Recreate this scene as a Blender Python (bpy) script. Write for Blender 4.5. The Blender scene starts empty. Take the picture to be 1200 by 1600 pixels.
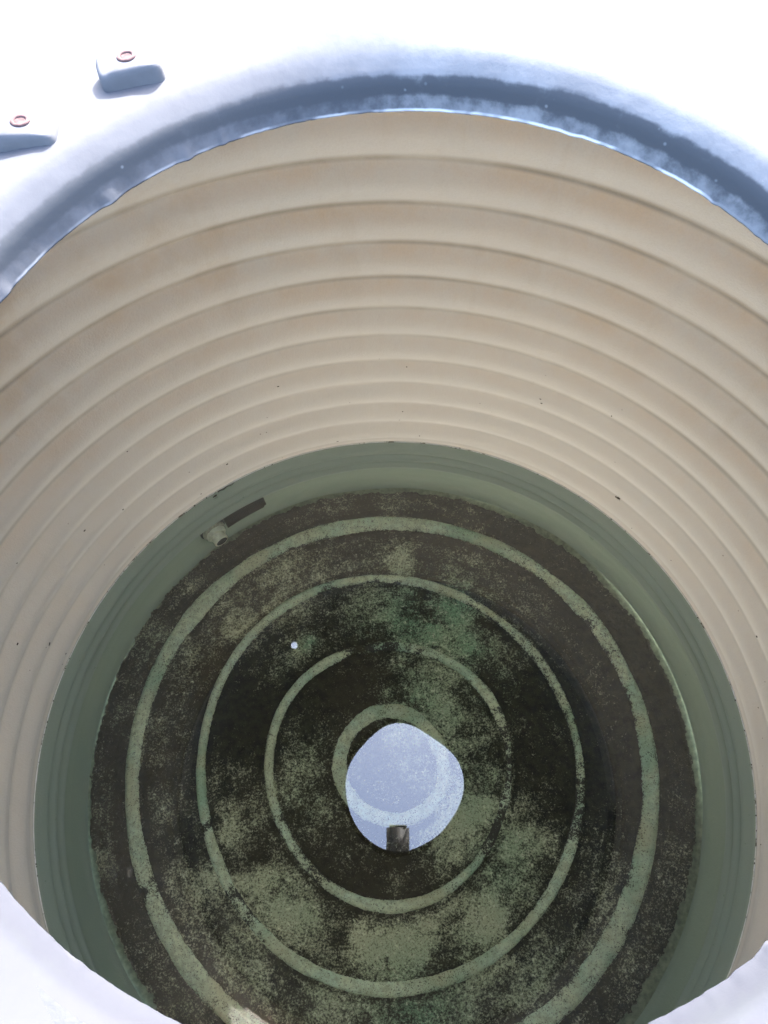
import bpy, bmesh, math, random
import numpy as np
from mathutils import Matrix, Vector
random.seed(5)
R = 0.6                      # inner radius of the tank, metres
CAM_Z = 1.60                 # height of the camera above the ground
def Z(d): return CAM_Z - d * R     # depth below the camera in tank radii -> world height

# ------------------------------------------------------------------ camera
S = bpy.context.scene
PITCH, ROLL = 0.3877, -0.0601
CX, CY = 0.0215, -0.1773
cam_d = bpy.data.cameras.new('camera'); cam = bpy.data.objects.new('camera', cam_d)
S.collection.objects.link(cam); S.camera = cam
cam_d.sensor_fit = 'VERTICAL'; cam_d.sensor_height = 36.0; cam_d.sensor_width = 27.0
cam_d.lens = 36.0 * 1207.0 / 1600.0
cam_d.clip_start = 0.005; cam_d.clip_end = 500
sp, cp, sr, cr = math.sin(PITCH), math.cos(PITCH), math.sin(ROLL), math.cos(ROLL)
r0_, f0_, u0_ = Vector((1, 0, 0)), Vector((0, sp, -cp)), Vector((0, cp, sp))
cam_r = r0_ * cr + u0_ * sr; cam_u = u0_ * cr - r0_ * sr
M = Matrix((( cam_r.x, cam_u.x, -f0_.x, CX * R), (cam_r.y, cam_u.y, -f0_.y, CY * R),
            (cam_r.z, cam_u.z, -f0_.z, CAM_Z), (0, 0, 0, 1)))
cam.matrix_world = M

# ------------------------------------------------------------------ light
SUN_ELEV, SUN_AZ = math.radians(42), math.radians(65)      # azimuth measured from +X towards +Y
W = bpy.data.worlds.new('World'); S.world = W; W.use_nodes = True
nt = W.node_tree; nt.nodes.clear()
wo = nt.nodes.new('ShaderNodeOutputWorld'); bg = nt.nodes.new('ShaderNodeBackground')
sky = nt.nodes.new('ShaderNodeTexSky'); sky.sky_type = 'NISHITA'; sky.sun_disc = False
sky.sun_elevation = SUN_ELEV; sky.sun_rotation = math.pi / 2 - SUN_AZ
sky.air_density = 1.0; sky.dust_density = 3.5; sky.ozone_density = 1.0
bg.inputs[1].default_value = 0.15
nt.links.new(sky.outputs[0], bg.inputs[0]); nt.links.new(bg.outputs[0], wo.inputs[0])
sun_d = bpy.data.lights.new('sun', 'SUN'); sun = bpy.data.objects.new('sun', sun_d); S.collection.objects.link(sun)
sun_d.energy = 2.0; sun_d.angle = math.radians(0.5); sun_d.color = (1.0, 0.975, 0.94)
sd = Vector((math.cos(SUN_ELEV) * math.cos(SUN_AZ), math.cos(SUN_ELEV) * math.sin(SUN_AZ), math.sin(SUN_ELEV)))
sun.rotation_euler = sd.to_track_quat('Z', 'Y').to_euler(); sun.location = sd * 8
S.view_settings.view_transform = 'Standard'; S.view_settings.look = 'None'
S.view_settings.exposure = 4.02; S.view_settings.gamma = 1.0
S.cycles.max_bounces = 14; S.cycles.diffuse_bounces = 8; S.cycles.glossy_bounces = 4
S.cycles.transmission_bounces = 8; S.cycles.transparent_max_bounces = 12
S.cycles.caustics_reflective = False; S.cycles.caustics_refractive = False
S.cycles.use_denoising = True; S.cycles.sample_clamp_indirect = 6.0

# ------------------------------------------------------------------ helpers
C = S.collection
def obj(name, verts, faces, mat=None, parent=None, smooth=True, attrs=None):
    me = bpy.data.meshes.new(name)
    if isinstance(verts, np.ndarray):
        me.vertices.add(len(verts)); me.vertices.foreach_set('co', verts.astype(np.float32).ravel())
        f = np.asarray(faces, dtype=np.int32); n = f.shape[1]
        me.loops.add(f.size); me.loops.foreach_set('vertex_index', f.ravel())
        me.polygons.add(len(f)); me.polygons.foreach_set('loop_start', np.arange(0, f.size, n, dtype=np.int32))
        me.update(calc_edges=True); me.validate()
    else:
        me.from_pydata(verts, [], faces); me.update()
    if smooth: me.polygons.foreach_set('use_smooth', [True] * len(me.polygons))
    for k, a in (attrs or {}).items():
        at = me.attributes.new(k, 'FLOAT', 'POINT'); at.data.foreach_set('value', np.asarray(a, np.float32).ravel())
    o = bpy.data.objects.new(name, me); C.objects.link(o)
    if mat: me.materials.append(mat)
    if parent: o.parent = parent; o.matrix_parent_inverse = parent.matrix_world.inverted()
    return o
def tag(o, label=None, cat=None, group=None, kind=None):
    if label: o['label'] = label
    if cat: o['category'] = cat
    if group: o['group'] = group
    if kind: o['kind'] = kind
    return o
def empty(name, loc):
    o = bpy.data.objects.new(name, None); C.objects.link(o); o.location = loc
    o.empty_display_size = 0.05; bpy.context.view_layer.update(); return o
def grid_faces(nu, nv, wrap=True):
    # nu rings, nv points per ring
    i = np.arange(nu - 1)[:, None]; j = np.arange(nv if wrap else nv - 1)[None, :]
    j2 = (j + 1) % nv
    return np.stack([i * nv + j, i * nv + j2, (i + 1) * nv + j2, (i + 1) * nv + j], -1).reshape(-1, 4)
def revolve(prof, n=360, centre=(0, 0)):
    # prof (k,2) radius,height in metres -> verts, faces (prof listed so that normals face the axis when z falls)
    th = np.linspace(0, 2 * np.pi, n, endpoint=False)
    p = np.asarray(prof, float)
    v = np.stack([centre[0] + p[:, :1] * np.cos(th), centre[1] + p[:, :1] * np.sin(th),
                  np.repeat(p[:, 1:2], n, 1)], -1).reshape(-1, 3)
    return v, grid_faces(len(p), n)
_rng = np.random.RandomState(11); _L = _rng.rand(512, 512)
def vnoise(x, y, s):
    x = np.asarray(x) * s + 100.3; y = np.asarray(y) * s + 77.7
    xi = np.floor(x).astype(int); yi = np.floor(y).astype(int); fx = x - xi; fy = y - yi
    fx = fx * fx * (3 - 2 * fx); fy = fy * fy * (3 - 2 * fy)
    g = lambda a, b: _L[a % 512, b % 512]
    return (g(xi, yi) * (1 - fx) + g(xi + 1, yi) * fx) * (1 - fy) + (g(xi, yi + 1) * (1 - fx) + g(xi + 1, yi + 1) * fx) * fy
def fbm(x, y, s, o=4, g=0.55):
    t = 0; a = 1; w = 0
    for i in range(o): t = t + a * vnoise(np.asarray(x) + i * 3.1, np.asarray(y) - i * 1.7, s * 2.07 ** i); w += a; a *= g
    return t / w
def sm(a, b, x): t = np.clip((x - a) / (b - a), 0, 1); return t * t * (3 - 2 * t)
def floor_pt(px, py, depth=2.52):
    # point of the tank floor, in tank radii, met by the sight line through a photograph pixel
    x = (px - 600) / 1207.0; y = -(py - 800) / 1207.0
    x, y = cr * x - sr * y, sr * x + cr * y
    t = depth / (cp - y * sp)
    return CX + x * t, CY + (sp + y * cp) * t

class Mat:
    def __init__(s, name):
        s.m = bpy.data.materials.new(name); s.m.use_nodes = True; s.t = s.m.node_tree; s.t.nodes.clear()
        s.out = s.n('OutputMaterial')
    def n(s, ty, **kw):
        nd = s.t.nodes.new('ShaderNode' + ty)
        for k, v in kw.items(): setattr(nd, k, v)
        return nd
    def l(s, a, b): s.t.links.new(a, b)
    def inp(s, nd, key, v):
        if isinstance(v, bpy.types.NodeSocket): s.l(v, nd.inputs[key])
        else: nd.inputs[key].default_value = (tuple(v) + (1,) if isinstance(v, tuple) and len(v) == 3 and nd.inputs[key].type == 'RGBA' else v)
    def coord(s): return s.n('TexCoord').outputs['Object']
    def noise(s, scale, detail=4, rough=0.55, vec=None, dist=0):
        nd = s.n('TexNoise'); s.inp(nd, 'Scale', scale); s.inp(nd, 'Detail', detail); s.inp(nd, 'Roughness', rough); s.inp(nd, 'Distortion', dist)
        s.l(vec if vec is not None else s.coord(), nd.inputs['Vector']); return nd.outputs['Fac']
    def ramp(s, fac, a, b, lo=0.0, hi=1.0, smooth=True):
        nd = s.n('MapRange', interpolation_type='SMOOTHSTEP' if smooth else 'LINEAR'); s.inp(nd, 'Value', fac)
        s.inp(nd, 'From Min', a); s.inp(nd, 'From Max', b); s.inp(nd, 'To Min', lo); s.inp(nd, 'To Max', hi); return nd.outputs['Result']
    def math(s, op, a, b=0.0):
        nd = s.n('Math', operation=op); s.inp(nd, 0, a); s.inp(nd, 1, b); return nd.outputs[0]
    def mix(s, f, a, b, bt='MIX'):
        nd = s.n('Mix', data_type='RGBA', blend_type=bt)
        for k, v in ((0, f), (6, a), (7, b)):
            if isinstance(v, bpy.types.NodeSocket): s.l(v, nd.inputs[k])
            else: nd.inputs[k].default_value = v if k == 0 else tuple(v) + (1,)
        return nd.outputs[2]
    def attr(s, name): return s.n('Attribute', attribute_name=name).outputs['Fac']
    def bump(s, h, strength, dist):
        nd = s.n('Bump'); s.inp(nd, 'Strength', strength); s.inp(nd, 'Distance', dist); s.l(h, nd.inputs['Height']); return nd.outputs[0]
    def pbr(s, col, rough=0.6, normal=None, spec=0.4, metal=0.0):
        p = s.n('BsdfPrincipled'); s.inp(p, 'Base Color', col); s.inp(p, 'Roughness', rough); s.inp(p, 'Specular IOR Level', spec); s.inp(p, 'Metallic', metal)
        if normal is not None: s.l(normal, p.inputs['Normal'])
        return p.outputs[0]
    def end(s, sh): s.l(sh, s.out.inputs[0]); return s.m

RIB0, RIBS = 1.1019, 0.1143        # depth of the first crease and rib spacing, tank radii
def mat_wall():
    m = Mat('tank_wall_plastic')
    co = m.coord(); sep = m.n('SeparateXYZ'); m.l(co, sep.inputs[0]); z = sep.outputs[2]
    # phase 0 at a crease, rising downwards
    ph = m.math('FRACT', m.math('DIVIDE', m.math('SUBTRACT', Z(RIB0) + 20 * RIBS * R, z), RIBS * R))
    n1 = m.noise(9, 5, 0.6); n2 = m.noise(60, 5, 0.65); n3 = m.noise(420, 3, 0.6); big = m.noise(2.6, 3)
    col = m.mix(m.math('ADD', m.math('MULTIPLY', n2, 0.5), m.math('MULTIPLY', n3, 0.5)), (0.425, 0.418, 0.375), (0.50, 0.494, 0.458))
    # warm tan stain on the ledge under every crease, blotchy
    band = m.math('MULTIPLY', m.ramp(ph, 0.0, 0.06), m.ramp(ph, 0.62, 0.10))
    f = m.math('MULTIPLY', band, m.ramp(m.math('ADD', n1, m.math('MULTIPLY', n2, 0.5)), 0.45, 1.05, 0.05, 0.75))
    col = m.mix(f, col, (0.46, 0.35, 0.235))
    # greyer tone low on each rib
    band2 = m.math('MULTIPLY', m.ramp(ph, 0.35, 0.7), m.ramp(ph, 1.0, 0.8))
    col = m.mix(m.math('MULTIPLY', band2, m.ramp(n2, 0.3, 0.7, 0.25, 0.7)), col, (0.435, 0.445, 0.43))
    mp = m.n('Mapping'); mp.inputs['Scale'].default_value = (34, 34, 2.2); m.l(co, mp.inputs['Vector'])
    st = m.noise(1.0, 5, 0.65, vec=mp.outputs[0])
    col = m.mix(m.ramp(st, 0.50, 0.72, 0.0, 0.16), col, (0.34, 0.27, 0.19))
    bl = m.noise(4.5, 5, 0.7)
    lf = m.math('MULTIPLY', m.ramp(bl, 0.42, 0.66), m.math('MULTIPLY', m.ramp(sep.outputs[0], 0.25, -0.45), m.ramp(z, Z(1.6), Z(1.0))))
    col = m.mix(m.math('MULTIPLY', lf, 0.8), col, (0.37, 0.28, 0.175))
    # grime in the creases, widened to paint in their shade
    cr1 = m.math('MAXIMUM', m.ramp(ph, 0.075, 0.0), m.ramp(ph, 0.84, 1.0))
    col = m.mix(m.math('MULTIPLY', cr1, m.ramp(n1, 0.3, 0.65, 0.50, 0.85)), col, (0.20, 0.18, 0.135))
    # fine grain
    col = m.mix(m.ramp(n3, 0.35, 0.7, 0.0, 0.22), col, (0.33, 0.31, 0.275))
    col = m.mix(m.ramp(big, 0.35, 0.65, 0.0, 0.25), col, (0.49, 0.44, 0.37))
    col = m.mix(m.ramp(z, Z(1.3), Z(2.1), 0.0, 0.65), col, (0.58, 0.575, 0.53))
    # dark pin specks, denser near the water
    vo = m.n('TexVoronoi'); m.inp(vo, 'Scale', 95); m.l(co, vo.inputs['Vector'])
    sepc = m.n('SeparateColor'); m.l(vo.outputs['Color'], sepc.inputs[0])
    sp_ = m.math('MULTIPLY', m.ramp(vo.outputs['Distance'], 0.16, 0.08), m.ramp(sepc.outputs[0], 0.975, 0.98))
    sp_ = m.math('MULTIPLY', sp_, m.ramp(z, Z(1.3), Z(2.1)))
    col = m.mix(m.math('MULTIPLY', sp_, 0.6), col, (0.10, 0.08, 0.06))
    # film of algae under the waterline
    uw = m.ramp(z, Z(2.262), Z(2.275))
    col = m.mix(m.math('MULTIPLY', uw, 0.72), col, (0.095, 0.165, 0.142))
    for zc in (2.3265, 2.3825, 2.4345):  # shade in the sunken creases, painted into the colour
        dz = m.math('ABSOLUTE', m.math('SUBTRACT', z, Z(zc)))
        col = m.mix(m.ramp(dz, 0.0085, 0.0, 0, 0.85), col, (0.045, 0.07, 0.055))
    low = m.ramp(m.math('ADD', z, m.math('MULTIPLY', m.noise(30, 4), -0.03)), Z(2.44), Z(2.50))
    col = m.mix(m.math('MULTIPLY', low, 0.6), col, (0.17, 0.22, 0.16))
    nb = m.bump(m.math('ADD', m.math('MULTIPLY', n2, 0.6), m.math('MULTIPLY', n3, 0.3)), 0.45, 0.004)
    sh = m.pbr(col, 0.62, nb, 0.3)
    tr = m.n('BsdfTranslucent'); m.l(m.mix(1.0, col, (1.0, 0.95, 0.87), 'MULTIPLY'), tr.inputs[0])
    mx = m.n('MixShader'); mx.inputs[0].default_value = WALL_TRANSLUCENCY
    m.l(sh, mx.inputs[1]); m.l(tr.outputs[0], mx.inputs[2])
    return m.end(mx.outputs[0])
WALL_TRANSLUCENCY = 0.030

gz_ = Z(2.56) - 0.004
def mat_lid():
    m = Mat('lid_white_plastic'); n = m.noise(25, 5, 0.6); n2 = m.noise(300, 3)
    col = m.mix(m.ramp(n, 0.35, 0.7, 0.0, 0.5), (0.80, 0.80, 0.80), (0.66, 0.66, 0.68))
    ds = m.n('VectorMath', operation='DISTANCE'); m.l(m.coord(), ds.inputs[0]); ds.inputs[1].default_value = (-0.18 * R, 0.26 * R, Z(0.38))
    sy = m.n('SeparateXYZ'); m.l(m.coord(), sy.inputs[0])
    col = m.mix(m.ramp(m.math('ADD', sy.outputs[1], m.math('MULTIPLY', n, 0.1)), 0.02, -0.06), col, (0.031, 0.033, 0.041))  # near half painted dark so the sunlit plastic stays under white
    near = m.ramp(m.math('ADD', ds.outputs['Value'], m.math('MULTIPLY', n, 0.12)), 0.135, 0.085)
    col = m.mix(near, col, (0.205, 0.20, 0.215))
    inside = m.ramp(m.n('NewGeometry').outputs['True Normal'], 0, 1) if False else None
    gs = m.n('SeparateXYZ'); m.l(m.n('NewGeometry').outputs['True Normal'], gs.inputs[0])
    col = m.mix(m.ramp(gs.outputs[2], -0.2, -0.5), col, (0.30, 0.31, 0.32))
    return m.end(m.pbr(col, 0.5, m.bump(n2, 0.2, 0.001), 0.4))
def mat_collar():
    m = Mat('collar_plastic'); d = m.attr('band_shade')  # shade of the inner band, painted dark into the plastic colour
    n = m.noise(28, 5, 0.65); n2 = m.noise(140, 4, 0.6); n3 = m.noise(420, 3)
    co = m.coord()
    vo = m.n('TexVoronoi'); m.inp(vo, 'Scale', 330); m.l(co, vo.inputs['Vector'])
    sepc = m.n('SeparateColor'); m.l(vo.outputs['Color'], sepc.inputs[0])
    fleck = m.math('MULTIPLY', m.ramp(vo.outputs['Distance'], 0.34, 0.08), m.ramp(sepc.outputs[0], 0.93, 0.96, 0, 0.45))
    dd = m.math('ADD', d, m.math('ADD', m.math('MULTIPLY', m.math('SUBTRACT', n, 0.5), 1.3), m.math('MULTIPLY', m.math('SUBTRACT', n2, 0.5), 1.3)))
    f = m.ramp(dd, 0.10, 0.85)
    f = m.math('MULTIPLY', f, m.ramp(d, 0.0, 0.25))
    glare_tone = m.math('MULTIPLY', m.attr('glare_tone'), m.ramp(n, 0.3, 0.7, 0.93, 1.0))
    base = m.mix(glare_tone, (0.60, 0.60, 0.62), (0.098, 0.101, 0.110))  # greyer tone painted where the sunlit collar would burn out
    base = m.mix(m.attr('glare_dim'), base, (0.027, 0.029, 0.037))  # rim facing the sun painted darker to hold back its glare
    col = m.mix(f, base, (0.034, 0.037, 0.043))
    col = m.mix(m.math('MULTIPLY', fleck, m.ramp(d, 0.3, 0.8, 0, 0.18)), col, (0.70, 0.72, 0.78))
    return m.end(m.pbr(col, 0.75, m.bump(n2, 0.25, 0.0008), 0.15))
def mat_ridge():
    m = Mat('algae_stained_floor'); n = m.noise(22, 5, 0.6); n2 = m.noise(110, 6, 0.75); n3 = m.noise(420, 3, 0.6); n1 = m.noise(45, 6, 0.7)
    col = m.mix(m.ramp(n, 0.35, 0.65), (0.72, 0.76, 0.54), (0.62, 0.75, 0.58))
    col = m.mix(m.ramp(n2, 0.42, 0.62, 0, 0.6), col, (0.34, 0.36, 0.22))
    g = m.noise(7, 3); col = m.mix(m.ramp(g, 0.50, 0.68, 0, 0.6), col, (0.24, 0.44, 0.30))
    col = m.mix(m.ramp(m.noise(11, 4), 0.48, 0.68, 0, 0.6), col, (0.60, 0.54, 0.33))
    cv = m.attr('mud_shade')
    thin = m.ramp(m.math('ADD', n1, m.math('MULTIPLY', m.noise(9, 3), 0.6)), 0.80, 1.0, 0, 0.75)
    pits = m.ramp(m.math('ADD', n3, m.math('MULTIPLY', thin, 0.08)), 0.57, 0.66, 0, 0.85)
    col = m.mix(pits, col, (0.06, 0.06, 0.045))
    e = m.math('ADD', m.math('MULTIPLY', m.math('SUBTRACT', m.noise(330, 5, 0.75), 0.5), 2.6), m.math('MULTIPLY', m.math('SUBTRACT', n2, 0.5), 1.6))
    dk = m.ramp(m.math('ADD', m.math('ADD', cv, m.math('MULTIPLY', thin, 0.30)), e), 0.60, 0.88)
    col = m.mix(dk, col, (0.045, 0.042, 0.034))
    return m.end(m.pbr(col, 0.75, m.bump(n2, 0.6, 0.004), 0.2))
def mat_sediment():
    m = Mat('settled_sediment'); d = m.attr('dens'); g = m.attr('green'); b = m.attr('brown')
    n1 = m.noise(300, 4, 0.8); n2 = m.noise(900, 4, 0.7); n0 = m.noise(60, 5, 0.65); nm = m.noise(130, 5, 0.75)
    dark = m.mix(m.ramp(n0, 0.3, 0.7), (0.011, 0.012, 0.011), (0.050, 0.050, 0.030))
    dark = m.mix(b, dark, (0.066, 0.053, 0.034))
    dark = m.mix(m.ramp(n1, 0.56, 0.70, 0, 0.4), dark, (0.13, 0.125, 0.09))
    light = m.mix(g, (0.66, 0.645, 0.44), (0.27, 0.45, 0.28))
    light = m.mix(m.ramp(nm, 0.52, 0.66, 0.0, 0.7), light, (0.92, 0.92, 0.70))
    light = m.mix(m.ramp(n1, 0.50, 0.36, 0.0, 0.75), light, (0.07, 0.075, 0.045))
    e = m.math('ADD', m.math('MULTIPLY', m.math('SUBTRACT', n1, 0.5), 4.4), m.math('MULTIPLY', m.math('SUBTRACT', nm, 0.5), 2.4))
    f = m.ramp(m.math('ADD', d, e), 0.25, 1.30, smooth=False)
    col = m.mix(f, dark, light)
    return m.end(m.pbr(col, 0.9, m.bump(n1, 0.7, 0.004), 0.1))
def mat_water():
    m = Mat('still_water')
    tr = m.n('BsdfTransparent'); tr.inputs[0].default_value = WATER_TINT + (1,)
    gl = m.n('BsdfGlossy'); gl.inputs['Roughness'].default_value = 0.0; gl.inputs[0].default_value = (1, 1, 1, 1)
    lw = m.n('Fresnel'); lw.inputs['IOR'].default_value = WATER_IOR
    mx = m.n('MixShader'); m.l(lw.outputs[0], mx.inputs[0]); m.l(tr.outputs[0], mx.inputs[1]); m.l(gl.outputs[0], mx.inputs[2])
    return m.end(mx.outputs[0])
WATER_TINT, WATER_IOR = (0.935, 0.985, 0.95), 1.8
def simple(name, col, rough=0.6, spec=0.4, var=0.25, scale=60, metal=0.0):
    m = Mat(name); n = m.noise(scale, 5, 0.6)
    c = m.mix(m.ramp(n, 0.3, 0.7), tuple(x * (1 - var) for x in col), tuple(min(1, x * (1 + var)) for x in col))
    return m.end(m.pbr(c, rough, m.bump(n, 0.3, 0.001), spec, metal))
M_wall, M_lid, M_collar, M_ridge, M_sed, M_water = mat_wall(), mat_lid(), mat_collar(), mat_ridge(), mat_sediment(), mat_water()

# ------------------------------------------------------------------ ground round the tank
gz = Z(2.56) - 0.004
m_ = Mat('dusty_concrete'); n_ = m_.noise(3, 6); m_g = m_.end(m_.pbr(m_.mix(n_, (0.48, 0.45, 0.40), (0.60, 0.57, 0.51)), 0.9))
gv, gf = revolve([(60, gz), (20, gz), (5, gz), (1.5, gz), (0.001, gz)], 48)
tag(obj('ground', gv, gf, m_g, smooth=False), kind='structure')

# ------------------------------------------------------------------ the tank
tank = tag(empty('water_tank', (0, 0, gz + 0.004)),
           'large ribbed cream plastic water tank seen down through its open manhole', 'water tank')
WD = 2.2695                                  # depth of the water surface, tank radii
AMP = 0.0185
def rib(t):
    u = t ** 0.92
    return 0.60 * (0.5 - 0.5 * math.cos(2 * math.pi * u)) + 0.40 * ((math.sin(math.pi * u) ** 2 + 0.0016) ** 0.45 - 0.055)
def wall_r(d):
    if d < RIB0 - RIBS:                      # smooth shoulder under the lid
        return 1.0 + 0.004
    k = (d - RIB0) / RIBS; t = k - math.floor(k)
    if d > RIB0 + 12 * RIBS * 0.995: return 1.0 - AMP * 0.35
    a = AMP
    # asymmetric scallop: steep short ledge under the crease, long swelling below
    s = rib(t)
    return 1.0 - a * s
depths = [0.72, 0.80, 0.88, 0.95, RIB0 - RIBS - 1e-4]
k0 = RIB0 - RIBS
prof = []
for d in depths: prof.append((1.004, d))
ts = [0, .015, .035, .065, .11, .18, .27, .37, .47, .57, .67, .76, .84, .90, .945, .975, .992]
for i in range(0, 11):   # dry ribs
    for t in ts: prof.append((wall_r(k0 + RIBS * (i + t)), k0 + RIBS * (i + t)))
dU = k0 + RIBS * 11                           # 2.245; ribs under water sit closer (flattened by the water)
prof.append((0.9985, dU + 0.010)); dU = WD - 0.001
for i, w in enumerate((0.058, 0.056, 0.052)):
    for t in ts:
        s = rib(t)
        prof.append((1.0 - AMP * 1.7 * s, dU + w * t))
    dU += w
for t in np.linspace(0, 1, 9)[1:]:
    a = t * math.pi / 2
    prof.append((0.999 - 0.049 * (1 - math.cos(a)), dU - 0.004 + (2.535 - dU + 0.004) * math.sin(a)))
prof = [(r * R, Z(d)) for r, d in prof]
# extremely slight out-of-round so the ribs are not machine perfect
v, f = revolve(prof, 480)
th = np.arctan2(v[:, 1], v[:, 0]); dz = 0.0016 * np.sin(2 * th + 1.1) + 0.0010 * np.sin(5 * th + v[:, 2] * 9) + 0.0006 * np.sin(11 * th + v[:, 2] * 23)
near_w = np.exp(-((v[:, 2] - Z(WD)) / 0.03) ** 2)
v[:, 2] += dz * (1 - near_w)
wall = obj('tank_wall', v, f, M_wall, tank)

# floor plate under the sediment
pf = [(r * R, Z(2.536)) for r in np.linspace(0.955, 0.002, 30)]
v, f = revolve(pf, 360)
obj('tank_floor', v, f, simple('silted_floor', (0.17, 0.20, 0.13), 0.8, 0.2, 0.4, 90), tank)

# moulded ridges of the floor: outline as a Fourier series in the angle (tank radii), width, height
RING = {'D': ([0.806, -0.0091, 0.0114, -0.0004, -0.0011, 0.0014, 0.0053], 0.0290, 0.030),
        'C': ([0.5971, -0.0137, 0.0077, -0.0074, -0.0073, 0.0057, 0.0024], 0.0180, 0.026),
        'B': ([0.379, -0.011, -0.0003, -0.0048, -0.0005, 0.0003, 0.0078], 0.0185, 0.024),
        'A': ([0.1616, -0.0025, 0.0046, -0.0008, -0.0036, -0.0011, -0.002], 0.0250, 0.024)}
def ring_r(c, a):
    return c[0] + sum(c[2 * k - 1] * np.cos(k * a) + c[2 * k] * np.sin(k * a) for k in (1, 2, 3))
FZ = 2.536
# where mud has buried a ridge: (ring, pixel, spread, amount)
bury = [('C', 905, 1280, .07, .75), ('C', 840, 1030, .22, .60), ('C', 880, 1100, .15, .55), ('C', 600, 905, .16, .35), ('C', 900, 1190, .12, .6), ('C', 500, 930, .10, .30),
        ('C', 316, 1295, .02, .9), ('C', 372, 1420, .06, .55), ('B', 795, 1200, .14, .85), ('B', 785, 1280, .09, .8), ('B', 610, 1012, .06, .7), ('B', 560, 1015, .05, .95), ('B', 650, 1018, .05, .35),
        ('B', 430, 1270, .06, .45), ('B', 500, 1375, .05, .5), ('B', 790, 1150, .07, .7), ('D', 1020, 1150, .22, .30), ('D', 960, 1010, .2, .35),
        ('D', 850, 880, .12, .35), ('D', 225, 1395, .014, .8), ('D', 960, 1450, .12, .30), ('D', 370, 875, .10, .25), ('D', 440, 850, .06, .3)]
def cover_at(ring, x, y):
    c = np.zeros_like(x)
    for q, px, py, s, a in bury:
        if q != ring: continue
        X, Y = floor_pt(px, py); c = np.maximum(c, a * np.exp(-((x - X) ** 2 + (y - Y) ** 2) / (2 * s * s)))
    return c
for key, (c, w, h) in RING.items():
    n = 720; a = np.linspace(0, 2 * np.pi, n, endpoint=False); rr = ring_r(c, a)
    rr = rr + 0.004 * (fbm(np.cos(a), np.sin(a), 7 + len(key), 3) - 0.5)
    hw = w * (1.0 + (0.30 * sm(0, -1, np.sin(a)) if key in 'CD' else 0) + 0.75 * (fbm(np.cos(a) + 4 + len(key) * w * 90, np.sin(a), 3.0, 4) - 0.5))
    rows = []
    for t in np.linspace(-1, 1, 13):
        q = (1 - abs(t) ** 3.2) * 0.62
        R_ = rr + hw * t * 0.98
        rows.append(np.stack([R_ * np.cos(a), R_ * np.sin(a), np.full(n, FZ - h * q)], -1))
    v = np.concatenate(rows); f = grid_faces(13, n)[:, ::-1]
    cov = cover_at(key, v[:, 0], v[:, 1]) + 0.80 * np.repeat(np.abs(np.linspace(-1, 1, 13)) ** 4, n) + 0.40 * sm(0.5, 0.72, fbm(v[:, 0] + 3, v[:, 1], 13, 4, .65))  # second term darkens the ridge sides: mud plus painted shading
    v = np.stack([v[:, 0] * R, v[:, 1] * R, Z(v[:, 2])], -1)
    obj('floor_ridge', v, f, M_ridge, tank, attrs={'mud_shade': cov})

# ------------------------------------------------------------------ sediment: one bumpy layer lying on the floor
patches = [  # px, py, spread px, density, green, brown
 (690,1130,70,.55,.55,0),(745,1210,55,.45,.5,0),(640,1090,55,.45,.7,0),(650,965,55,.50,1.0,0),(710,950,40,.45,1.0,0),(575,985,40,.45,.7,0),(730,1010,40,.4,.8,0),
 (490,1170,40,.45,.35,0),(480,1250,45,.42,.35,0),(520,1320,50,.30,.2,.2),(700,1310,55,.42,.25,0),(740,1260,40,.40,.5,0),(483,1005,15,.75,.8,0),(445,1040,26,.40,.4,0),
 (365,1290,38,.80,.15,0),(340,1350,30,.75,.2,0),(440,1400,38,.80,.3,0),(480,1430,26,.55,.3,0),(400,1385,22,.6,.2,0),
 (582,1466,17,2.6,.1,0),(612,1474,10,1.8,.1,0),(642,1470,19,2.6,.1,0),(598,1448,5,1.6,.1,0),(600,1500,40,.25,.1,.6),(650,1440,60,.15,0,.2),
 (790,1350,50,.60,.6,0),(785,1428,16,1.0,.3,0),(730,1440,45,.35,.2,.2),(820,1300,26,.35,.3,0),(870,1130,24,.22,.3,0),(770,1080,40,.3,.7,0),(800,1010,30,.22,.3,.2),
 (440,925,60,.58,.05,.6),(370,960,50,.5,.05,.5),(320,1020,40,.45,.15,.2),(260,1140,40,.42,.1,.2),(250,1270,24,.35,.1,0),(620,880,26,.62,.05,0),(570,860,60,.20,0,.5),(700,865,60,.15,0,.5),
 (800,930,50,.12,.1,.3),(245,1420,40,.2,0,.3),(330,1500,50,.38,.1,.2),(400,1560,60,.50,.2,0),(490,1560,40,.30,.3,.3),(650,1600,60,.40,.9,.2),(560,1590,45,.4,.2,.5),(780,1560,50,.30,.3,.2),(740,1500,40,.35,.4,0),
 (900,1450,60,.26,.1,.2),(940,1340,45,.33,.1,.1),(860,1530,50,.30,.3,.1),(160,1300,50,.28,0,.7),(170,1420,50,.32,0,.8),(190,1130,40,.25,.25,.2),(240,1010,36,.28,.4,.1),(560,790,60,.24,0,.8),
 (460,810,30,.12,0,.4),(1060,1330,60,.12,0,0),(1000,1500,60,.10,.1,0),(1050,1200,60,.10,0,0),(960,1130,40,.10,.1,0),(345,880,25,-.3,0,0),
 (850,1180,60,-.35,0,0),(960,1230,40,-.25,0,0),(360,1100,35,-.4,0,0),(400,1335,22,-.7,0,0),(540,1060,40,-.3,0,.2),(500,1370,35,-.35,0,.3),(600,1370,60,-.1,.0,.5),(200,1435,18,-.4,0,0),(990,960,60,-.3,0,0),(1060,1080,60,-.3,0,0),(440,960+60,20,0,0,0)]
N = 740; lin = np.linspace(-0.965, 0.965, N)
X, Y = np.meshgrid(lin, lin); a = np.arctan2(Y, X); rad = np.hypot(X, Y)
pol = fbm(rad * 9, a * 0.9, 6, 4, .6)
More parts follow.
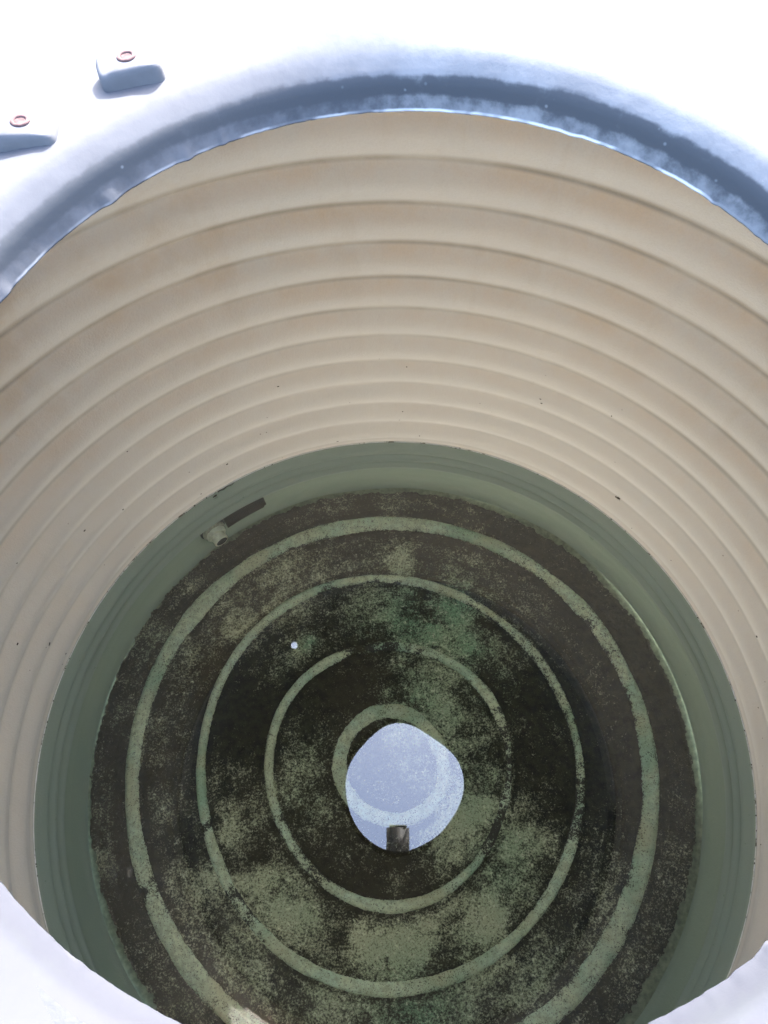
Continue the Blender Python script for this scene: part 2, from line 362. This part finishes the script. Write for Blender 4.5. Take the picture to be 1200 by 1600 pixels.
dens = -0.08 + 0.7 * (pol - 0.5) + 0.7 * (fbm(X, Y, 5, 4) - 0.5) + 1.1 * (fbm(X + 9, Y, 20, 5, .7) - 0.5); green = np.zeros_like(X); brown = 0.35 * sm(.45, .7, fbm(X - 5, Y, 3, 3))
HOLES = fbm(X + 21, Y - 4, 11, 5, .62)
for px, py, s, dn, gn, bn in patches:
    x0, y0 = floor_pt(px, py); ss = s * 2.5 / 1207.0 * 1.05
    wob = 0.9 * (fbm(X + x0, Y - y0, 14, 4) - 0.5)
    g_ = np.exp(-np.clip(((X - x0) ** 2 + (Y - y0) ** 2) / (2 * ss * ss), 0, 30) * (1 + 1.5 * wob)) * (1 + wob)
    dens += dn * (0.92 if dn > 0 else 1.4) * g_ * (0.45 + 1.0 * sm(.34, .66, HOLES)); green = np.maximum(green, gn * g_); brown = np.maximum(brown, bn * g_)
edge = 0.9375 - .0067 * np.cos(a) + .010 * np.sin(a) + .0055 * np.cos(2 * a) - .0044 * np.sin(2 * a) + 0.020 * (fbm(X, Y, 22, 3) - 0.5) + 0.012 * (fbm(X, Y, 110, 2, .8) - 0.5)
hs = 0.006 + 0.006 * (fbm(X, Y, 12, 3) - 0.3) + 0.006 * (fbm(X, Y, 70, 3) - 0.5) + 0.003 * np.clip(dens, 0, 1)
hs = hs - 0.03 * sm(-0.010, 0.010, rad - edge) - 0.012 * sm(-.02, 0, rad - edge) * fbm(X + 6, Y, 150, 2)
for key, (c, w, h) in RING.items():
    dr = (rad - ring_r(c, a)) / w; cv = cover_at(key, X, Y)
    rag = 0.45 * (fbm(X + 2, Y, 30, 3) - 0.5) + 0.5 * (fbm(X + 2, Y, 110, 2, .8) - 0.5)
    # mud banks thinly against the ridge and is swept off its top unless it is buried there
    on = 1 - sm(0.60 + rag, 1.0 + rag, np.abs(dr))
    hs = hs * (1 - on) + on * (0.002 + cv * cv * (h * .62 + 0.004) * np.where(np.abs(dr) < 1, 1, 0) * 0.9)
    bank = np.exp(-((np.abs(dr) - 1.35) / 0.4) ** 2)
    dens -= 0.30 * bank * (fbm(X, Y + 3, 9, 2) > 0.25)
q = np.stack([X * R, Y * R, Z(FZ - hs)], -1).reshape(-1, 3)
keep = (rad < 0.962)
idx = np.arange(N * N).reshape(N, N)
fc = np.stack([idx[:-1, :-1], idx[:-1, 1:], idx[1:, 1:], idx[1:, :-1]], -1)
fk = keep[:-1, :-1] & keep[:-1, 1:] & keep[1:, 1:] & keep[1:, :-1]; fc = fc[fk]
used = np.zeros(N * N, bool); used[fc.ravel()] = True; remap = np.cumsum(used) - 1
tag(obj('sediment', q[used], remap[fc], M_sed, attrs={'dens': dens.ravel()[used], 'green': np.clip(green, 0, 1).ravel()[used], 'brown': np.clip(brown, 0, 1).ravel()[used]}),
    'dark settled mud and algae covering the tank floor between the pale rings', 'sediment', kind='stuff')

# ------------------------------------------------------------------ water
WR = float(np.interp(Z(WD), [p[1] for p in prof][::-1], [p[0] for p in prof][::-1])) / R
v, f = revolve([(WR * R + 0.001, Z(WD)), (0.6 * R, Z(WD)), (0.2 * R, Z(WD)), (0.0005, Z(WD))], 360)
water = tag(obj('water', v, f[:, ::-1], M_water), kind='structure')
# mineral line left at the waterline: a thin broken bead standing on the wall
n = 1440; a = np.linspace(0, 2 * np.pi, n, endpoint=False); rows = []
nz = fbm(np.cos(a), np.sin(a), 40, 3)
for p in np.linspace(0, 2 * np.pi, 6, endpoint=False):
    rad_ = 0.0009 * (0.35 + 1.3 * nz)
    rr = WR * R - 0.0006 + rad_ * np.cos(p); rows.append(np.stack([rr * np.cos(a), rr * np.sin(a), Z(WD) + 0.0006 + rad_ * np.sin(p)], -1))
v = np.concatenate(rows + [rows[0]]); f = grid_faces(7, n)
m = Mat('mineral_scale'); nn = m.noise(35, 5, 0.7)
M_scale = m.end(m.pbr(m.mix(m.ramp(nn, 0.56, 0.66), (0.85, 0.86, 0.84), (0.14, 0.12, 0.09)), 0.7))
obj('waterline_scale', v, f, M_scale, tank)

# ------------------------------------------------------------------ lid and collar with the cut manhole
HC = (0.0347, 0.0144); HD = 0.4143; HR = 0.2950
HF = [0.2935, -0.0006, -0.0011, -0.0011, 0.005, 0.0085, -0.0011, 0.0069, -0.0008, -0.0001, 0.0023, -0.002, -0.0004]
def hole_edge(a):
    r = HF[0] + sum(HF[2 * k - 1] * np.cos(k * a) + HF[2 * k] * np.sin(k * a) for k in range(1, 7))
    w_ = np.exp(-(((np.degrees(a) - 303 + 180) % 360 - 180) / 22) ** 2); r = r + 0.6 * w_ * (0.293 - r)
    # the cut edge undulates in height: follow the outline seen from above at the same time
    px, py = HC[0] + r * np.cos(a), HC[1] + r * np.sin(a)
    dx, dy = px - CX, py - CY
    # scale k so that (CX,CY)+k*(dx,dy) lies on the circle HC,HR
    ex, ey = CX - HC[0], CY - HC[1]
    A = dx * dx + dy * dy; B = ex * dx + ey * dy; Cc = ex * ex + ey * ey - HR * HR
    k = (-B + np.sqrt(B * B - A * Cc)) / A
    return r, HD / k
n = 1080; a = np.linspace(0, 2 * np.pi, n, endpoint=False)
er, ed = hole_edge(a)
ed = np.clip(ed, HD - 0.034, HD + 0.040)
jag = 0.0012 * (fbm(np.cos(a), np.sin(a), 60, 3) - 0.5) + 0.0006 * (fbm(np.cos(a) + 5, np.sin(a), 9, 3) - 0.5)
for deg, wd, amp in ((131, 1.6, .0040), (118, 0.9, .0030), (112.5, .5, .0018), (62, 1.2, .0020), (40, 0.7, .0022), (33, .5, .0015), (150, .8, .0018), (250, 1.5, .002), (300, 1, .002)):
    d_ = (np.degrees(a) - deg + 180) % 360 - 180; jag = jag + 0.55 * amp * np.exp(-(d_ / wd) ** 2)
edge_r = er - jag
def ringpts(r, d): return np.stack([(HC[0] + r * np.cos(a)) * R, (HC[1] + r * np.sin(a)) * R, Z(d) * np.ones(n)], -1)
cp_ = [(0.0004, 0.0012, .0), (0.0000, 0.0, .05), (0.0003, -0.0006, .0), (0.0010, -0.0018, .30), (0.0025, -0.0055, .38), (0.0038, -0.0090, .50), (0.0048, -0.0120, .95), (0.0058, -0.0155, 1.0), (0.0072, -0.0190, 1.0), (0.0088, -0.0212, .8), (0.0105, -0.0231, .25), (0.0130, -0.0252, .05), (0.0170, -0.0286, .0), (0.0215, -0.0320, 0.0), (0.0265, -0.0343, 0.0), (0.0325, -0.0357, 0), (0.0400, -0.0364, 0), (0.0500, -0.0366, 0), (0.0600, -0.0366, 0), (0.0700, -0.0362, 0), (0.0800, -0.0362, 0), (0.0900, -0.0360, 0), (0.1050, -0.0356, 0), (0.1250, -0.0350, 0)]
CR_OUT = HR + 0.125; CD_OUT = HD - 0.0350
rows, band_shade, glare_tone = [], [], []
# underside return of the collar
for i, (dr, dz_, dt) in enumerate([(0.02, 0.002, 0), (0.008, 0.002, 0)] + cp_):
    t = sm(0.02, 0.07, dr)
    e_ = er - jag * (1 - sm(0.0015, 0.004, dr))
    r_ = (e_ + dr) * (1 - t) + (HR + dr) * t
    d_ = (ed + dz_) * (1 - t) + (HD + dz_) * t
    rows.append(ringpts(r_, d_)); band_shade.append(dt * (0.35 + 0.65 * sm(-0.5, 0.2, np.sin(a))))
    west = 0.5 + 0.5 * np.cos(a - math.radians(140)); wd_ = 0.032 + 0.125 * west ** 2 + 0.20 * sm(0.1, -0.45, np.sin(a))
    patchiness = (1 - 0.55 * sm(0.45, 0.62, fbm(np.cos(a) - 3, np.sin(a), 8, 4))) if dr <= 0.0008 else 1.0
    glare_tone.append(patchiness * (1 - sm(wd_ * 0.5, wd_, dr + 0.004 * (fbm(np.cos(a), np.sin(a) + dr * 6, 5, 3) - 0.5))))
v = np.concatenate(rows); f = grid_faces(len(rows), n)[:, ::-1]
obj('manhole_collar', v, f, M_collar, tank, attrs={'band_shade': np.concatenate(band_shade), 'glare_tone': np.concatenate(glare_tone), 'glare_dim': np.tile(np.clip(0.95 * sm(0.15, -0.35, np.sin(a)) + 0.7 * sm(0.45, 0.95, np.cos(a - math.radians(140))), 0, .97), len(rows))})
# lid, outer skin from the collar down to the shoulder, then back inside
n2 = 240; a2 = np.linspace(0, 2 * np.pi, n2, endpoint=False)
outer = [(0.000, CD_OUT), (0.03, CD_OUT + 0.002), (0.10, CD_OUT + 0.013), (0.20, CD_OUT + 0.034), (0.33, CD_OUT + 0.08), (0.45, CD_OUT + 0.15), (0.53, CD_OUT + 0.23), (0.573, CD_OUT + 0.30), (0.586, CD_OUT + 0.345), (0.588, 0.74), (0.590, 0.76)]
inner = [(0.580, 0.76), (0.577, 0.735), (0.56, CD_OUT + 0.31), (0.52, CD_OUT + 0.245), (0.44, CD_OUT + 0.165), (0.32, CD_OUT + 0.095), (0.19, CD_OUT + 0.05), (0.09, CD_OUT + 0.029), (0.0, CD_OUT + 0.020), (-0.105, HD + 0.0035)]
def lidring(dr, d):
    t = min(1, max(0, dr / 0.64)); cx, cy = HC[0] * (1 - t), HC[1] * (1 - t); rr = CR_OUT + dr
    return np.stack([(cx + rr * np.cos(a2)) * R, (cy + rr * np.sin(a2)) * R, np.full(n2, Z(d))], -1)
v = np.concatenate([lidring(*p) for p in outer + inner]); f = grid_faces(len(outer) + len(inner), n2)[:, ::-1]
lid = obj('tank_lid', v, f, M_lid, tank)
# small round drilled hole in the lid (its sky shows as a dot mirrored in the water)
hx, hy = -0.4874, 0.7293
bm = bmesh.new(); bmesh.ops.create_cone(bm, cap_ends=True, segments=24, radius1=0.0100, radius2=0.0100, depth=0.5, matrix=Matrix.Translation((hx * R, hy * R, Z(0.55))))
cme = bpy.data.meshes.new('drill'); bm.to_mesh(cme); bm.free(); cut = bpy.data.objects.new('drill', cme); C.objects.link(cut)
md = lid.modifiers.new('b', 'BOOLEAN'); md.object = cut; md.operation = 'DIFFERENCE'; md.solver = 'EXACT'
bpy.context.view_layer.update(); dg = bpy.context.evaluated_depsgraph_get()
new = bpy.data.meshes.new_from_object(lid.evaluated_get(dg)); lid.modifiers.clear(); lid.data = new
bpy.data.objects.remove(cut); bpy.data.meshes.remove(cme)

# ------------------------------------------------------------------ clamp lugs with rusty stud ends
M_lug = simple('lug_plastic', (0.072, 0.074, 0.083), 0.85, 0.08, 0.08, 90)
M_rust = simple('rusted_stud', (0.062, 0.036, 0.036), 0.8, 0.2, 0.35, 400)
def rounded_block(name, w, l, h, mat, parent, loc, rz):
    # rounded-rectangle pad: a superellipse outline swept up a filleted profile
    prof = [(1.06, 0.0), (1.02, .10), (1.0, .30), (0.99, .62), (0.965, .80), (0.92, .91), (0.85, .97), (0.74, 1.0)]
    n_ = 48; vs, fs = [], []
    for k, (sc, zz) in enumerate(prof):
        for t in np.linspace(0, 2 * math.pi, n_, endpoint=False):
            e_ = 2 / 4.2; c_, s_ = math.cos(t), math.sin(t)
            vs.append((sc * l / 2 * math.copysign(abs(c_) ** e_, c_) , sc * w / 2 * math.copysign(abs(s_) ** e_, s_) * (1 + .10 * math.cos(t * 2 + .6)), h * zz + 0.0004 * math.sin(t * 3 + k)))
    for k in range(len(prof) - 1):
        for q_ in range(n_): fs.append((k * n_ + q_, k * n_ + (q_ + 1) % n_, (k + 1) * n_ + (q_ + 1) % n_, (k + 1) * n_ + q_))
    fs.append(tuple((len(prof) - 1) * n_ + q_ for q_ in range(n_)))
    o = obj(name, vs, fs, mat); o.location = loc; o.rotation_euler = (0, 0, rz)
    bpy.context.view_layer.update()
    o.parent = parent; o.matrix_parent_inverse = parent.matrix_world.inverted()
    return o
def torus_verts(R0, r0, n=28, m=10, sx=1.0):
    v = [((R0 + r0 * math.cos(b)) * math.cos(c) * sx, (R0 + r0 * math.cos(b)) * math.sin(c), r0 * math.sin(b)) for c in np.linspace(0, 2 * math.pi, n, endpoint=False) for b in np.linspace(0, 2 * math.pi, m, endpoint=False)]
    f = [(i * m + j, ((i + 1) % n) * m + j, ((i + 1) % n) * m + (j + 1) % m, i * m + (j + 1) % m) for i in range(n) for j in range(m)]
    return v, f
LUGD = HD - 0.0362
for lx, ly, rz, lab in ((-0.1335, 0.3110, 0.30, 'lug standing farther along the rim, its long side turned toward the manhole'),
                        (-0.1985, 0.2570, 0.02, 'lug at the photo\'s left edge with a rusty stud end')):
    p = (lx * R, ly * R, Z(LUGD + 0.004))
    lg = rounded_block('lug', 0.0160, 0.0262, 0.0120, M_lug, tank, p, rz); lg['label'] = 'white plastic ' + lab
    tv, tf = torus_verts(0.0025, 0.0007, sx=1.25)
    b_ = len(tv); tv = tv + [(1.25 * 0.0021 * math.cos(c_), 0.0021 * math.sin(c_), 0.0001) for c_ in np.linspace(0, 2 * math.pi, 20, endpoint=False)]; tf = tf + [tuple(range(b_, b_ + 20))]
    st = obj('rusty_stud', tv, tf, M_rust, None); st.location = (p[0], p[1] + 0.001, p[2] + 0.0121); st.rotation_euler = (0, 0, rz)
    bpy.context.view_layer.update(); st.parent = lg; st.matrix_parent_inverse = lg.matrix_world.inverted()

# ------------------------------------------------------------------ outlet fitting under water, and a strip painted as a shadow beside it
M_fit = simple('dull_grey_plastic', (0.86, 0.85, 0.70), 0.6, 0.3, 0.2, 120)
M_flange = simple('weathered_flange', (0.42, 0.42, 0.33), 0.7, 0.3, 0.3, 150)
M_gask = simple('black_rubber', (0.008, 0.02, 0.02), 0.7, 0.3, 0.2, 120)
def cyl(bm, prof, seg=32, squash=None):
    rings = []
    for r, z in prof:
        rings.append([bm.verts.new((r * math.cos(t), r * math.sin(t), z)) for t in np.linspace(0, 2 * math.pi, seg, endpoint=False)])
    for A, B in zip(rings, rings[1:]):
        for i in range(seg): bm.faces.new((A[i], A[(i + 1) % seg], B[(i + 1) % seg], B[i]))
    return rings
def turned(name, prof, mat, parent, mw, seg=32, cap=True):
    bm = bmesh.new(); rg = cyl(bm, prof, seg)
    if cap: bm.faces.new(rg[-1])
    me = bpy.data.meshes.new(name); bm.to_mesh(me); bm.free(); me.materials.append(mat)
    if seg > 12: me.polygons.foreach_set('use_smooth', [abs(p.normal.z) < .9 for p in me.polygons])
    o = bpy.data.objects.new(name, me); C.objects.link(o); o.matrix_world = mw; bpy.context.view_layer.update()
    o.parent = parent; o.matrix_parent_inverse = parent.matrix_world.inverted(); return o
fth = math.radians(125.3); fd = 2.478; rw = 0.992 * R
ax = Vector((-math.cos(fth), -math.sin(fth), 0.0)).normalized()
base = Vector((rw * math.cos(fth), rw * math.sin(fth), Z(fd)))
fm = Matrix.Translation(base) @ ax.to_track_quat('Z', 'Y').to_matrix().to_4x4() @ Matrix.Scale(1.22, 4)
fit = turned('outlet_fitting', [(0.0205, 0.002), (0.0205, 0.006), (0.0195, 0.0075), (0.015, 0.0078)], M_flange, tank, fm)
turned('gasket', [(0.0235, -0.004), (0.0235, 0.0020), (0.018, 0.0022)], M_gask, fit, fm)
turned('hex_nut', [(0.0175, 0.0076), (0.0175, 0.0150), (0.0165, 0.0160), (0.012, 0.0160)], M_fit, fit, fm, seg=8)
turned('threaded_stub', [(0.0122, 0.015)] + [(0.0122 + (0.0006 if i % 2 else 0), 0.016 + i * 0.0009) for i in range(14)] + [(0.0118, 0.0292), (0.0100, 0.0292)], M_fit, fit, fm, cap=False)
turned('bore', [(0.0100, 0.0291), (0.0098, 0.0200)], M_gask, fit, fm)
M_strip = simple('shade_strip', (0.016, 0.020, 0.020), 0.8, 0.2, 0.3, 80)  # dark sheet standing in for a shadow seen through the wall
c1, c2 = math.radians(122.6), math.radians(113.5); vv = []; ff = []; nn_ = 24
for j, (dd_, rr_) in enumerate(((2.412, .974), (2.4121, .971), (2.492, .971), (2.4921, .976))):
    for i in range(nn_ + 1):
        t = c1 + (c2 - c1) * i / nn_; d2 = dd_ + 0.0 * t
        if j >= 2: d2 += 0.006 * (1 - i / nn_) - (0.012 if i > nn_ - 2 else 0)
        vv.append((rr_ * R * math.cos(t), rr_ * R * math.sin(t), Z(d2)))
for j in range(3):
    for i in range(nn_): ff.append((j * (nn_ + 1) + i, j * (nn_ + 1) + i + 1, (j + 1) * (nn_ + 1) + i + 1, (j + 1) * (nn_ + 1) + i))
obj('shade_strip', vv, ff, M_strip, tank)['label'] = 'dark rectangular shadow shape on the submerged wall'

# ------------------------------------------------------------------ small debris
M_bug = simple('dark_brown', (0.035, 0.026, 0.018), 0.6, 0.4, 0.3, 900)
def wallp(deg, d, off=0.0):
    t = math.radians(deg); r_ = wall_r(d) * R - off
    return Vector((r_ * math.cos(t), r_ * math.sin(t), Z(d)))
def bug(name, loc, rot, ln, label, cat, legs=3):
    root = tag(empty(name, loc), label, cat, 'dead insects in the tank'); root.rotation_euler = rot; bpy.context.view_layer.update()
    def ell(nm, c, s):
        bm = bmesh.new(); bmesh.ops.create_uvsphere(bm, u_segments=14, v_segments=10, radius=1.0)
        for v_ in bm.verts: v_.co = Vector((v_.co.x * s[0] + c[0], v_.co.y * s[1] + c[1], v_.co.z * s[2] + c[2]))
        me = bpy.data.meshes.new(nm); bm.to_mesh(me); bm.free(); me.materials.append(M_bug); me.polygons.foreach_set('use_smooth', [True] * len(me.polygons))
        o = bpy.data.objects.new(nm, me); C.objects.link(o); o.parent = root
    ell('abdomen', (0, 0, 0), (ln * .5, ln * .24, ln * .2)); ell('head', (ln * .6, 0, 0), (ln * .18, ln * .17, ln * .14))
    for k in range(legs):
        for sgn in (-1, 1):
            x0 = ln * (-.15 + .25 * k)
            pts = [Vector((x0, sgn * ln * .2, 0)), Vector((x0 + ln * .1, sgn * ln * .5, ln * .12)), Vector((x0 + ln * .2 * (k - 1), sgn * ln * .75, -ln * .05))]
            vs, fs = [], []
            for p_ in pts:
                for q_ in range(3):
                    b_ = q_ * 2.094; vs.append((p_.x, p_.y + ln * .03 * math.cos(b_), p_.z + ln * .03 * math.sin(b_)))
            for s_ in range(2):
                for q_ in range(3): fs.append((s_ * 3 + q_, s_ * 3 + (q_ + 1) % 3, s_ * 3 + 3 + (q_ + 1) % 3, s_ * 3 + 3 + q_))
            o = obj('leg', vs, fs, M_bug); o.parent = root
b1 = wallp(43.7, 2.097, 0.004)
bug('insect', b1, (math.radians(90), math.radians(20), math.radians(43.7 + 90)), 0.0085, 'small dark insect clinging to the cream wall above the water', 'insect', 3)
b2 = wallp(121.6, 2.262, 0.006)
bug('insect', b2, (0, 0, math.radians(215)), 0.0075, 'dark drowned insect floating against the wall at the waterline', 'insect', 3)
# curved twig scrap trailing from it
def tube(name, pts, rad, mat, parent=None, seg=6):
    vs, fs = [], []
    P_ = [Vector(p) for p in pts]
    for i, p_ in enumerate(P_):
        t = (P_[min(i + 1, len(P_) - 1)] - P_[max(i - 1, 0)]).normalized(); u = t.cross(Vector((0, 0, 1))).normalized(); w = t.cross(u)
        rr_ = rad * (1 - 0.5 * i / len(P_))
        for q_ in range(seg):
            b_ = 2 * math.pi * q_ / seg; vs.append(tuple(p_ + u * rr_ * math.cos(b_) + w * rr_ * math.sin(b_)))
    for i in range(len(P_) - 1):
        for q_ in range(seg): fs.append((i * seg + q_, i * seg + (q_ + 1) % seg, (i + 1) * seg + (q_ + 1) % seg, (i + 1) * seg + q_))
    return obj(name, vs, fs, mat, parent)
tw = []
for i in range(9):
    t = math.radians(120.8 - i * 0.42); r_ = WR * R - 0.004 + 0.0012 * math.sin(i * 1.7); tw.append((r_ * math.cos(t), r_ * math.sin(t), Z(WD) + 0.0012))
tag(tube('plant_scrap', tw, 0.0011, M_bug), 'thin dark plant scrap floating beside the drowned insect at the waterline', 'plant scrap')
# loose grit stuck to the wall near the water: far too many and small to count
vs, fs = [], []
for i in range(85):
    deg = random.uniform(-20, 200); t = math.radians(deg)
    if random.random() < .6:
        dd_ = WD - abs(random.gauss(0, .003)) - .002; r_ = WR * R - 0.002
    else:
        dd_ = random.uniform(1.75, 2.24); r_ = wall_r(dd_) * R - 0.0008
    c = Vector((r_ * math.cos(t), r_ * math.sin(t), Z(dd_))); s_ = random.uniform(0.0004, 0.0010); b = len(vs)
    L = s_ * random.uniform(1, 2.2); tx, ty = -math.sin(t), math.cos(t)
    for dx in (-1, 1):
        for dn in (-1, 1):
            for dz_ in (-1, 1): vs.append((c.x + tx * L * dx + math.cos(t) * s_ * .6 * dn, c.y + ty * L * dx + math.sin(t) * s_ * .6 * dn, c.z + s_ * dz_ * random.uniform(.5, 1.1)))
    for q_ in ((0, 1, 3, 2), (4, 6, 7, 5), (0, 4, 5, 1), (2, 3, 7, 6), (0, 2, 6, 4), (1, 5, 7, 3)): fs.append(tuple(b + k for k in q_))
tag(obj('grit', vs, fs, M_bug), 'scattered dark grit stuck along the waterline and lower wall', 'grit', kind='stuff')

# ------------------------------------------------------------------ the phone that takes the picture (its back shows mirrored in the water)
M_phone = simple('phone_back', (0.012, 0.012, 0.014), 0.45, 0.3, 0.2, 60)
PW, PL, PT = 0.074, 0.158, 0.008
bm = bmesh.new(); bmesh.ops.create_cube(bm, size=1)
for v_ in bm.verts: v_.co.x *= PW; v_.co.y *= PL; v_.co.z *= PT
bmesh.ops.bevel(bm, geom=[e for e in bm.edges if abs(e.verts[0].co.z - e.verts[1].co.z) > PT * .5], offset=0.009, segments=6, affect='EDGES')
bmesh.ops.bevel(bm, geom=[e for e in bm.edges if abs(e.verts[0].co.z - e.verts[1].co.z) < 1e-6], offset=0.0015, segments=2, affect='EDGES')
me = bpy.data.meshes.new('phone_body'); bm.to_mesh(me); bm.free(); me.materials.append(M_phone); me.polygons.foreach_set('use_smooth', [True] * len(me.polygons))
pb = bpy.data.objects.new('phone_body', me); C.objects.link(pb)
ph_root = bpy.data.objects.new('phone', None); C.objects.link(ph_root); ph_root.empty_display_size = .02
off = M @ Vector((-0.0165, -PL / 2 + 0.008, 0.0025 + PT / 2))
ph_root.matrix_world = Matrix.Translation(off) @ M.to_3x3().to_4x4()
tag(ph_root, 'dark phone held over the manhole, mirrored as a notch in the bright reflection', 'phone')
pb.parent = ph_root
lr = turned  # lens ring round the camera
bm = bmesh.new(); cyl(bm, [(0.0060, 0.0), (0.0060, -0.0018), (0.0045, -0.0018), (0.0045, 0.0)], 24)
me = bpy.data.meshes.new('lens_ring'); bm.to_mesh(me); bm.free(); me.materials.append(M_phone)
lo = bpy.data.objects.new('lens_ring', me); C.objects.link(lo); lo.parent = ph_root; lo.location = (0.0165, PL / 2 - 0.008, -PT / 2)
